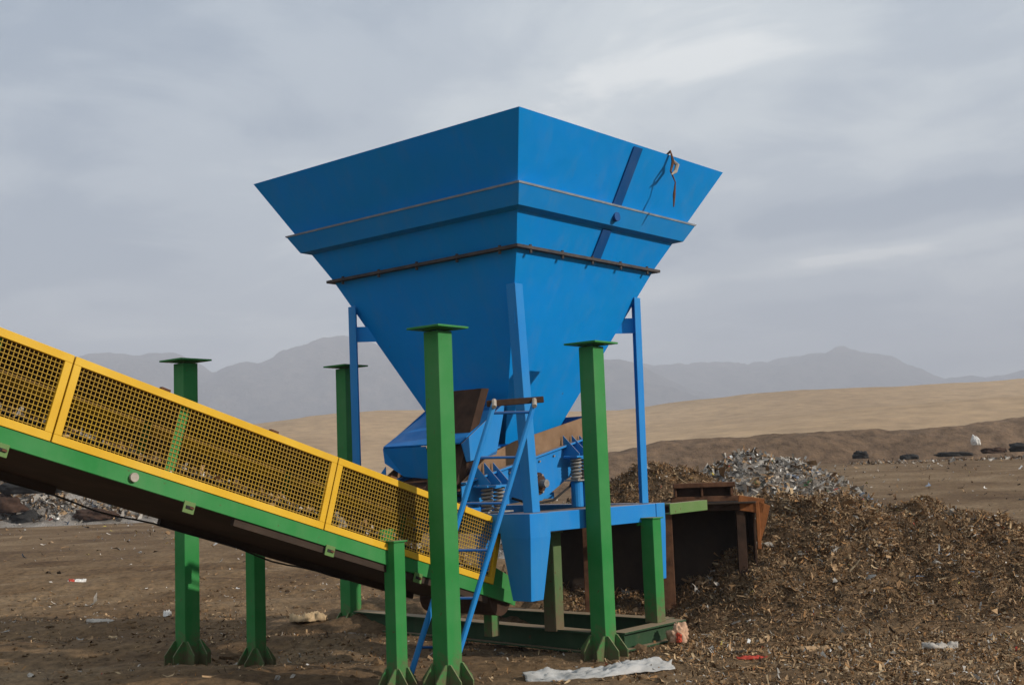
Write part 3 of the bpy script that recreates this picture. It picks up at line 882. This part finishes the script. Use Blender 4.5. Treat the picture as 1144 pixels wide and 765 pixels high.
# ---------------------------------------------------------------- waste piles
def flat_mat(name, c, rough=0.8):
    mt, n, bs = new_mat(name)
    q = nnoise(n, 30, 3, 0.6)
    n.links.new(ramp(n, q, [(0.3, tuple(x * .7 for x in c)), (0.7, tuple(min(x * 1.25, .9) for x in c))]), bs.inputs['Base Color'])
    bs.inputs['Roughness'].default_value = 0.95
    bs.inputs['Specular IOR Level'].default_value = 0.08
    return mt
SC = {k: flat_mat('scrap_' + k, c) for k, c in dict(
    brown=(0.225, 0.138, 0.072), tan=(0.360, 0.238, 0.133), straw=(0.45, 0.325, 0.19), dark=(0.065, 0.045, 0.030), soil=(0.155, 0.098, 0.055),
    grey=(0.29, 0.27, 0.24), pale=(0.42, 0.38, 0.33), white=(0.66, 0.64, 0.60), bluegrey=(0.17, 0.20, 0.25), red=(0.40, 0.06, 0.04),
    yellow=(0.50, 0.40, 0.09), green=(0.07, 0.15, 0.06), ochre=(0.30, 0.165, 0.072)).items()}
def scraps(name, xs, ys, zs, sizes, palette, parent=None, flat=0.5, elong=(1.0, 4.0), wide=(.35, 1.0)):
    """small crumpled pieces: every one a bent strip of three quads"""
    n = len(xs)
    sizes = np.minimum(sizes, np.median(sizes) * 2.6)
    keys = list(palette); wts = np.array([palette[k] for k in keys], float); wts /= wts.sum()
    L = sizes * RNG.uniform(*elong, n) * .6; W_ = sizes * RNG.uniform(*wide, n) * .6
    yaw = RNG.uniform(0, 2 * math.pi, n); pit = RNG.normal(0, flat, n); rol = RNG.normal(0, flat * 1.2, n)
    bend = RNG.normal(0, 0.9, (n, 2))
    s = np.array([-.5, -.17, .17, .5])
    V = np.zeros((n, 8, 3))
    a = bend[:, 0]; b = bend[:, 1]
    hx = [(-.5), (-.17), (.17), (.5)]
    zz = np.stack([np.sin(a) * .28, np.zeros(n), np.zeros(n), np.sin(b) * .28], 1)
    xx = np.stack([-.17 - .33 * np.cos(a), np.full(n, -.17), np.full(n, .17), .17 + .33 * np.cos(b)], 1)
    wj = RNG.uniform(.35, 1.1, (n, 4)); tw = RNG.normal(0, .22, (n, 4))
    for i in range(4):
        for j, sg in enumerate((-1, 1)):
            V[:, i * 2 + j, 0] = xx[:, i] * L
            V[:, i * 2 + j, 1] = sg * .5 * W_ * wj[:, i]
            V[:, i * 2 + j, 2] = zz[:, i] * L + sg * tw[:, i] * W_
    cr_, sr = np.cos(rol)[:, None], np.sin(rol)[:, None]
    y = V[:, :, 1] * cr_ - V[:, :, 2] * sr; z = V[:, :, 1] * sr + V[:, :, 2] * cr_
    cp, sp = np.cos(pit)[:, None], np.sin(pit)[:, None]
    x = V[:, :, 0] * cp + z * sp; z = -V[:, :, 0] * sp + z * cp
    cy_, sy_ = np.cos(yaw)[:, None], np.sin(yaw)[:, None]
    X = x * cy_ - y * sy_ + xs[:, None]; Y = x * sy_ + y * cy_ + ys[:, None]; Zz = z + zs[:, None]
    v = np.stack([X, Y, Zz], -1).reshape(-1, 3)
    base = (np.arange(n) * 8)[:, None]
    f = np.concatenate([base + np.array([[0, 2, 3, 1]]), base + np.array([[2, 4, 5, 3]]), base + np.array([[4, 6, 7, 5]])], 1).reshape(-1, 4)
    me = bpy.data.meshes.new(name)
    me.vertices.add(len(v)); me.vertices.foreach_set('co', v.astype(np.float32).ravel())
    me.loops.add(f.size); me.loops.foreach_set('vertex_index', f.astype(np.int32).ravel())
    me.polygons.add(len(f)); me.polygons.foreach_set('loop_start', np.arange(0, f.size, 4, dtype=np.int32))
    me.polygons.foreach_set('loop_total', np.full(len(f), 4, dtype=np.int32))
    for k in keys:
        me.materials.append(SC[k])
    mi = np.repeat(RNG.choice(len(keys), n, p=wts), 3).astype(np.int32)
    me.polygons.foreach_set('material_index', mi)
    me.update()
    o = bpy.data.objects.new(name, me); COL.objects.link(o)
    if parent is not None: o.parent = parent
    return o

def gauss(x, y, cx, cy, sx, sy, h, rot=0.0):
    c, s = math.cos(rot), math.sin(rot)
    dx = (x - cx) * c + (y - cy) * s; dy = -(x - cx) * s + (y - cy) * c
    return h * np.exp(-(np.abs(dx / sx) ** 2.4 + np.abs(dy / sy) ** 2.4))
def pile_main(x, y):
    z = gauss(x, y, 3.4, 14.3, 1.6, 2.0, 1.22)
    z = np.maximum(z, gauss(x, y, 2.0, 16.2, 1.7, 1.3, 1.62))
    z = np.maximum(z, gauss(x, y, 4.9, 14.4, 1.7, 2.2, 1.08, 0.0))
    z = np.maximum(z, gauss(x, y, 6.9, 15.2, 1.9, 2.0, 0.50))
    z = np.maximum(z, gauss(x, y, 2.75, 12.55, .75, .6, .62))
    z = np.maximum(z, gauss(x, y, 1.2, 13.9, 2.2, 1.0, 0.50))
    z = np.maximum(z, gauss(x, y, -0.4, 13.6, 2.6, 0.9, 0.30))
    return z
def pile_h(x, y):
    z = pile_main(x, y)
    m_ = np.clip(z / 0.35, 0, 1)
    z = z + m_ * (0.17 * fbm(x * 1.1, y * 1.1, 4, 51) + 0.16 * np.abs(fbm(x * 2.1, y * 2.1, 3, 56)) - 0.05 + 0.13 * np.abs(fbm(x * 4, y * 4, 3, 61)) + 0.05 * fbm(x * 13, y * 13, 3, 71))
    return z - 0.06 - 0.4 * (1 - sstep(0.0, 0.12, pile_main(x, y)))
xs = np.arange(-3.4, 11, 0.04); ys = np.arange(11.2, 19.5, 0.04)
X, Y = np.meshgrid(xs, ys)
Zp = pile_h(X, Y) + g0(X, Y)
wp = grid_obj('waste_pile', X, Y, Zp, PILE)
tag(wp, 'brown heap of shredded compost waste to the right of the hopper', 'waste pile')
def scatter(n, x0, x1, y0, y1, hf, keep=None):
    x = RNG.uniform(x0, x1, n); y = RNG.uniform(y0, y1, n)
    if keep is not None:
        k = RNG.uniform(0, 1, n) < keep(x, y); x = x[k]; y = y[k]
    return x, y, hf(x, y)
BROWN = dict(brown=28, tan=20, straw=7, dark=11, soil=22, grey=2.0, pale=2.4, white=.5, ochre=16, bluegrey=.3, red=.12, yellow=.15)
h_all = lambda x, y: np.maximum(pile_h(x, y) + g0(x, y), g(x, y))
x, y, z = scatter(300000, 0.2, 9.5, 11.3, 18.0, h_all, lambda x, y: np.clip(pile_main(x, y) * 3.0, 0, 1))
s_ = scraps('waste_scraps', x, y, z + RNG.uniform(-.02, .035, len(x)), RNG.lognormal(math.log(0.024), .55, len(x)), BROWN, wp, 0.36, (1.4, 6.0), (.2, .75)); tag(s_, kind='stuff')
x, y, z = scatter(520, 0.6, 8.5, 11.3, 16.5, h_all, lambda x, y: np.clip(pile_main(x, y) * 3.0, 0, 1))
s_ = scraps('waste_rags', x, y, z + .03, RNG.lognormal(math.log(0.11), .4, len(x)), dict(pale=2, grey=2, tan=6, straw=4, white=.6, brown=4, dark=.5), wp, 0.8, (1.0, 2.2)); tag(s_, kind='stuff')

GRD = dict(brown=26, tan=22, straw=9, dark=4, soil=16, grey=2.5, pale=2.2, white=.5, ochre=12, red=.12, yellow=.1)
cl = RNG.uniform([1.9, 12.4], [7.6, 15.6], (60, 2)); xs_, ys_, hs_ = [], [], []
for (cx_, cy_) in cl:
    if pile_main(cx_, cy_) < .2: continue
    k_ = 260; rr_ = RNG.uniform(.10, .24); a_ = RNG.uniform(0, 2 * math.pi, k_); d_ = rr_ * np.sqrt(RNG.uniform(0, 1, k_))
    xx_ = cx_ + d_ * np.cos(a_); yy_ = cy_ + d_ * np.sin(a_)
    xs_.append(xx_); ys_.append(yy_); hs_.append(h_all(xx_, yy_) + rr_ * .32 * np.sqrt(1 - (d_ / rr_) ** 2) * RNG.uniform(.5, 1, k_))
xs_, ys_, hs_ = map(np.concatenate, (xs_, ys_, hs_))
s_ = scraps('waste_tangles', xs_, ys_, hs_, RNG.lognormal(math.log(0.030), .5, len(xs_)), dict(tan=8, straw=6, brown=9, soil=4, ochre=5, pale=1.4, grey=1), wp, .42, (1.3, 4.5), (.2, .8)); tag(s_, kind='stuff')
# ground litter: dense to the right and under the machine, sparse to the left
def dens(x, y):
    r = sstep(-0.3, 2.6, x + 0.10 * (y - 9)) * (1 - .5 * sstep(16, 30, y))
    mid = np.exp(-(((x + 0.9) / 2.4) ** 2 + ((y - 13.6) / 2.2) ** 2))
    mid2 = 0.7 * np.exp(-(((x + 2.0) / 1.6) ** 2 + ((y - 12.6) / 1.3) ** 2))
    sp = 0.025 + 0.35 * np.clip(fbm(x * .55, y * 1.1, 3, 81) - .12, 0, 1) 
    return np.clip(np.maximum.reduce([r, mid, mid2, sp]), 0, 1) * (0.35 + 1.0 * np.clip(fbm(x * 1.2, y * 1.6, 3, 91) + .4, 0, 1))
x, y, z = scatter(170000, -7, 8, 7.6, 19, g, dens)
s_ = scraps('litter', x, y, z + RNG.uniform(-.006, .008, len(x)), RNG.lognormal(math.log(0.026), .5, len(x)), GRD, None, 0.22, (1.0, 5.0), (.2, .8))
tag(s_, 'brown shredded litter scattered over the dirt round the machine', 'litter', kind='stuff')
x, y, z = scatter(2600, -22, 20, 8.6, 55, g, None)
s_ = scraps('litter', x, y, z + .02, RNG.lognormal(math.log(0.060), .5, len(x)) * (0.6 + y / 60), dict(white=3.0, pale=6, grey=5, tan=5, bluegrey=1.2, red=.3, yellow=.4, dark=6, brown=8), None, 0.4)
tag(s_, 'pale bits of paper and plastic scattered thinly over the open dirt yard', 'litter', kind='stuff')
x, y, z = scatter(80000, 0.2, 7.0, 8.3, 12.8, g, lambda x, y: sstep(0.1, 1.6, x - .25 * (12 - y)) * (.35 + 1.2 * np.clip(fbm(x * 1.5, y * 2.2, 3, 95) + .35, 0, 1)))
s_ = scraps('litter', x, y, z + RNG.uniform(-.006, .012, len(x)), RNG.lognormal(math.log(0.028), .5, len(x)), GRD, None, 0.25, (1.0, 5.0), (.2, .8))
tag(s_, 'thick carpet of brown shredded litter in front of the waste heap', 'litter', kind='stuff')
x, y, z = scatter(12000, -7.5, 1.5, 8.4, 20, g, lambda x, y: np.clip(fbm(x * .5, y * 1.4, 3, 85) + .25, 0.03, 1))
s_ = scraps('litter', x, y, z + .004, RNG.lognormal(math.log(0.036), .5, len(x)), dict(brown=10, tan=10, straw=5, grey=4, pale=5, white=.6, dark=3, red=.1, yellow=.1), None, 0.3, (1.0, 3.5), (.3, .9))
tag(s_, 'thin drift of brown and pale litter on the open dirt at the left', 'litter', kind='stuff')
# clods
def clods(name, n, x0, x1, y0, y1, smed, keep, mat, label):
    x, y, z = scatter(n, x0, x1, y0, y1, g, keep)
    V = []; Fc = []
    ico = [(0, 0, 1), (.89, 0, .45), (.28, .85, .45), (-.72, .53, .45), (-.72, -.53, .45), (.28, -.85, .45), (.72, .53, -.45), (-.28, .85, -.45), (-.89, 0, -.45), (-.28, -.85, -.45), (.72, -.53, -.45), (0, 0, -1)]
    fi = [(0, 1, 2), (0, 2, 3), (0, 3, 4), (0, 4, 5), (0, 5, 1), (1, 6, 2), (2, 7, 3), (3, 8, 4), (4, 9, 5), (5, 10, 1), (6, 7, 2), (7, 8, 3), (8, 9, 4), (9, 10, 5), (10, 6, 1), (11, 7, 6), (11, 8, 7), (11, 9, 8), (11, 10, 9), (11, 6, 10)]
    I = np.array(ico)
    nn = len(x); s = RNG.lognormal(math.log(smed), .5, nn)
    P = I[None] * RNG.uniform(.65, 1.25, (nn, 12, 1)) * s[:, None, None]
    P[:, :, 2] *= .65
    P += np.stack([x, y, z], -1)[:, None]
    q = MB(); q.v = [tuple(p) for p in P.reshape(-1, 3)]
    q.f = [tuple(int(i) + 12 * k for i in t) for k in range(nn) for t in fi]
    o = q.build(name, mat); tag(o, label, 'clods', kind='stuff'); return o
clods('dirt_clods', 9000, -8, 8, 7.8, 20, 0.016, lambda x, y: .25 + .75 * np.clip(fbm(x * .8, y * .8, 3, 33) + .3, 0, 1), DIRT, 'loose clods of dry dirt strewn over the yard')

clods('dirt_clods', 900, -8, 8, 8.0, 20, 0.034, lambda x, y: .15 + .85 * np.clip(fbm(x * .7, y * 1.1, 3, 39) + .1, 0, 1), DIRT, 'fist sized lumps of dry dirt lying on the yard')
# grey pile
def gp_h(x, y):
    z = np.maximum(gauss(x, y, 4.9, 24.0, 2.4, 1.9, 1.74), gauss(x, y, 2.5, 24.0, 2.2, 1.6, 1.38))
    z = np.maximum(z, gauss(x, y, 6.3, 24.6, 1.4, 1.4, 1.0))
    m_ = np.clip(z / .3, 0, 1)
    return z + m_ * (.24 * fbm(x * .9, y * .9, 4, 101) + .16 * np.abs(fbm(x * 4, y * 4, 3, 111))) - .12 + g0(x, y)
xs = np.arange(-1.5, 12.5, 0.07); ys = np.arange(20.5, 29, 0.07)
X, Y = np.meshgrid(xs, ys)
gp = grid_obj('waste_pile', X, Y, gp_h(X, Y), GPILE); tag(gp, 'pale grey heap of mixed rubbish further back, behind the brown compost heap', 'waste pile')
x, y, z = scatter(26000, -1, 11.5, 20.8, 27.5, gp_h, lambda x, y: np.clip((gp_h(x, y) - g0(x, y)) * 1.6, 0, 1))
s_ = scraps('rubbish_scraps', x, y, z + RNG.uniform(-.03, .06, len(x)), RNG.lognormal(math.log(0.10), .45, len(x)), dict(grey=24, pale=24, white=3.5, bluegrey=3, dark=5, brown=12, tan=14, yellow=.5, red=.3, green=.3), gp, 0.5); tag(s_, kind='stuff')

# left heap far away
def lp_h(x, y):
    z = np.maximum(gauss(x, y, -24, 57, 6.5, 3.5, 2.1), gauss(x, y, -17.5, 57, 4.5, 2.8, 1.4))
    z = np.maximum(z, gauss(x, y, -31, 58, 5, 4, 2.6))
    m_ = np.clip(z / .3, 0, 1)
    return z + m_ * (.6 * fbm(x * .4, y * .4, 4, 121) + .3 * np.abs(fbm(x * 1.6, y * 1.6, 3, 131))) - .15
xs = np.arange(-40, -10, 0.2); ys = np.arange(50, 66, 0.2)
X, Y = np.meshgrid(xs, ys)
lp = grid_obj('waste_pile', X, Y, lp_h(X, Y), GPILE); tag(lp, 'low distant heap of pale rubbish seen under the conveyor at the left edge', 'waste pile')
x, y, z = scatter(14000, -38, -11, 51, 61, lp_h, lambda x, y: np.clip(lp_h(x, y) * 1.5, 0, 1))
s_ = scraps('rubbish_scraps', x, y, z + RNG.uniform(-.05, .1, len(x)), RNG.lognormal(math.log(0.24), .45, len(x)), dict(grey=18, pale=16, white=6, bluegrey=5, dark=10, brown=14, tan=14, yellow=.5, red=.5, green=.5), lp, 0.6); tag(s_, kind='stuff')

# bags and lumps along the foot of the earth bank and in the left heap
def blob(name, label, cat, loc, size, mat, seed, group=None, amp=.7, fr=2.0):
    n1_, n2_ = 24, 36
    q = MB()
    for i in range(n1_ + 1):
        ph = math.pi * i / n1_
        for j in range(n2_):
            a = 2 * math.pi * j / n2_
            d = Vector((math.sin(ph) * math.cos(a), math.sin(ph) * math.sin(a), math.cos(ph)))
            k = 1 + amp * float(fbm(np.array([d.x * fr + d.z * .7 + seed * 3.1]), np.array([d.y * fr + d.z * 1.7]), 5, seed, .6)[0])
            q.v.append((d.x * size[0] * k, d.y * size[1] * k, max(d.z * size[2] * k, -size[2] * .5)))
    for i in range(n1_):
        for j in range(n2_):
            q.f.append((i * n2_ + j, i * n2_ + (j + 1) % n2_, (i + 1) * n2_ + (j + 1) % n2_, (i + 1) * n2_ + j))
    o = q.build(name, mat, None, 0, True); o.location = loc
    return tag(o, label, cat, group)
def at(px, py, Yd):
    d = px_dir(px, py); return Vector((d.x * Yd, Yd, EYE + d.z * Yd))
lab = [(962, 508, 'round black bag beside the right end of the grey rubbish heap', (1.0, .7, .62), BLACK),
       (1014, 510, 'low black bag at the foot of the earth bank, second from the grey heap', (.95, .6, .42), BLACK),
       (1062, 507, 'long flat black bag at the foot of the earth bank', (2.0, .6, .36), BLACK),
       (1112, 503, 'dark lump of rubbish at the foot of the earth bank near the right edge', (1.5, .7, .42), DRUST),
       (1140, 500, 'dark bag at the right edge of the picture under the earth bank', (1.4, .7, .7), BLACK)]
for i, (px, py, l, sz, mt) in enumerate(lab):
    p = at(px, py, 58.0)
    blob('rubbish_bag', l, 'bag', (p.x, p.y, p.z - .05), tuple(k_ * .40 for k_ in sz), mt, 3 + i)
p = at(1090, 495, 60.0)
blob('plastic_bag', 'white plastic bag caught upright on the earth bank at the right', 'bag', (p.x, p.y, p.z + .05), (.19, .16, .30), SC['white'], 23)
for i, (px, py, l, sz, mt) in enumerate([(6, 566, 'big dull brown sack at the left edge in the distant rubbish heap', (.8, .5, .5), DRUST),
        (32, 545, 'large dark tarpaulin lump on top of the distant rubbish heap', (1.3, .6, .5), BLACK),
        (104, 577, 'dark brown sack at the foot of the distant rubbish heap', (.9, .5, .3), DRUST),
        (28, 580, 'black sack at the foot of the distant rubbish heap', (.6, .4, .3), BLACK)]):
    p = at(px, py, 53.0)
    blob('rubbish_sack', l, 'sack', (p.x, p.y, max(p.z, .15)), sz, mt, 43 + i)

# distant litter along the bank
x = RNG.uniform(16, 36, 700); y = 57 + RNG.normal(0, 1.2, 700); z = g(x, y)
s_ = scraps('litter', x, y, z + .05, RNG.lognormal(math.log(0.14), .45, 700), dict(white=1, pale=5, grey=6, dark=5, tan=4, brown=6), None, 0.5)
tag(s_, 'strip of pale litter along the foot of the earth bank', 'litter', kind='stuff')

# ---------------------------------------------------------------- single pieces in the foreground
# waste riding on the belt
n_ = 9000
u_ = RNG.uniform(-6.3, 1.0, n_); v_ = RNG.uniform(.06, CW - .06, n_)
z_ = np.array([zb_(t) for t in u_]) + .05 + .06 * RNG.uniform(0, 1, n_) + .05 * np.exp(-((v_ - .12) / .1) ** 2)
s_ = scraps('belt_waste', u_, v_, z_, RNG.lognormal(math.log(0.045), .4, n_), dict(pale=8, grey=6, tan=14, white=4, brown=16, straw=8, soil=6), cv, 0.5); tag(s_, kind='stuff')
def sheet(name, label, cat, loc, lx, ly, mat, seed, rz=0, hgt=0.06, n=70):
    xs = np.linspace(-.5, .5, n); ys = np.linspace(-.5, .5, n // 2)
    X, Y = np.meshgrid(xs, ys)
    edge = 1 + .35 * vnoise(X * 5 + seed, X * 0 + Y * 1.5, seed)
    XX = X * lx * (1 + .06 * vnoise(Y * 8, X * 3, seed + 5)); YY = Y * ly * edge * (1 - .65 * np.abs(2 * X) ** 2.2) + .12 * ly * np.sin(X * 5)
    Z = hgt * (.5 + fbm(X * 5, Y * 3, 4, seed)) + hgt * .9 * np.abs(fbm(X * 14, Y * 9, 3, seed + 2)) + .01
    Z *= (1 - .8 * np.abs(2 * Y) ** 3)
    o = grid_obj(name, XX, YY, Z, mat)
    o.location = loc; o.rotation_euler = (0, 0, rz)
    so = o.modifiers.new('solid', 'SOLIDIFY'); so.thickness = .003
    return tag(o, label, cat)
p = Vector((0.60, 9.75, 0)); sheet('plastic_sheet', 'crumpled long white plastic sheet on the dirt at the foot of the green post', 'sheet', (p.x, p.y, gz(p.x, p.y) + .0), 1.25, 0.34, PLASTIC, 3, R_(14), .065)
rg = flat_mat('peach_cloth', (0.52, 0.33, 0.22)); rd = flat_mat('red_cloth', (0.55, 0.09, 0.05))
o = blob('rag', 'crumpled peach and red rag beside the end of the base beam', 'rag', (1.42, 11.15, gz(1.42, 11.15) + .09), (.075, .06, .10), rg, 61, None, .9, 2.4)
o2 = blob('red_patch', None, None, (0.01, -.045, -.02), (.03, .04, .05), rd, 62); o2.parent = o
def lay(px, py): 
    d = px_dir(px, py); t = -EYE / d.z; return d.x * t, t
for (px, py, lx, ly, mk, nm, l, h_) in [
    (112, 698, .34, .12, 'pale', 'plastic_scrap', 'long flat grey plastic scrap on the dirt at the lower left', .03),
    (1118, 660, .28, .09, 'white', 'plastic_scrap', 'white curved plastic scrap at the right edge of the brown heap', .06),
    (86, 650, .30, .16, 'white', 'paper_scrap', 'torn white paper on the dirt at the left', .05),
    (80, 651, .10, .09, 'red', 'red_scrap', 'small red scrap beside the torn white paper', .05),
    (187, 694, .10, .08, 'white', 'paper_scrap', 'small white paper ball left of the leftmost green post', .07),
    (42, 661, .13, .10, 'yellow', 'yellow_scrap', 'small yellow scrap on the dirt at the left edge', .03),
    (345, 705, .40, .22, 'straw', 'rag', 'pale straw coloured rag on the dirt between two short green supports', .09),
    (905, 722, .34, .14, 'tan', 'cardboard_scrap', 'flat tan cardboard scrap on the litter at the lower right', .04),
    (1050, 722, .30, .14, 'pale', 'rag', 'pale grey rag on the litter at the lower right', .05),
    (840, 735, .26, .07, 'red', 'red_scrap', 'dull red strip lying in the litter at the lower right', .02)]:
    x, y = lay(px, py); sheet(nm, l, 'scrap', (x, y, max(gz(x, y), float(h_all(np.array([x]), np.array([y]))[0])) + .005), lx, ly, SC[mk], int(px), RNG.uniform(-.5, .5), h_, 24)
# coil of hose on the pile edge behind the platform

p = at(694, 520, 15.2)
q = MB(); n_ = 28
for k in range(2):
    q.tube([(0.085 * math.cos(2 * math.pi * i / n_), 0.03 * k, 0.085 * math.sin(2 * math.pi * i / n_) + .01 * k) for i in range(n_ + 1)], 0.022, 8, False)
o = q.build('hose_coil', BEAMG, None, 0, True); o.location = (p.x, 15.2, float(h_all(np.array([p.x]), np.array([15.2]))[0]) + .06); o.rotation_euler = (R_(-48), 0, R_(20))
tag(o, 'small dark green coil of hose on the heap behind the hopper leg', 'hose')
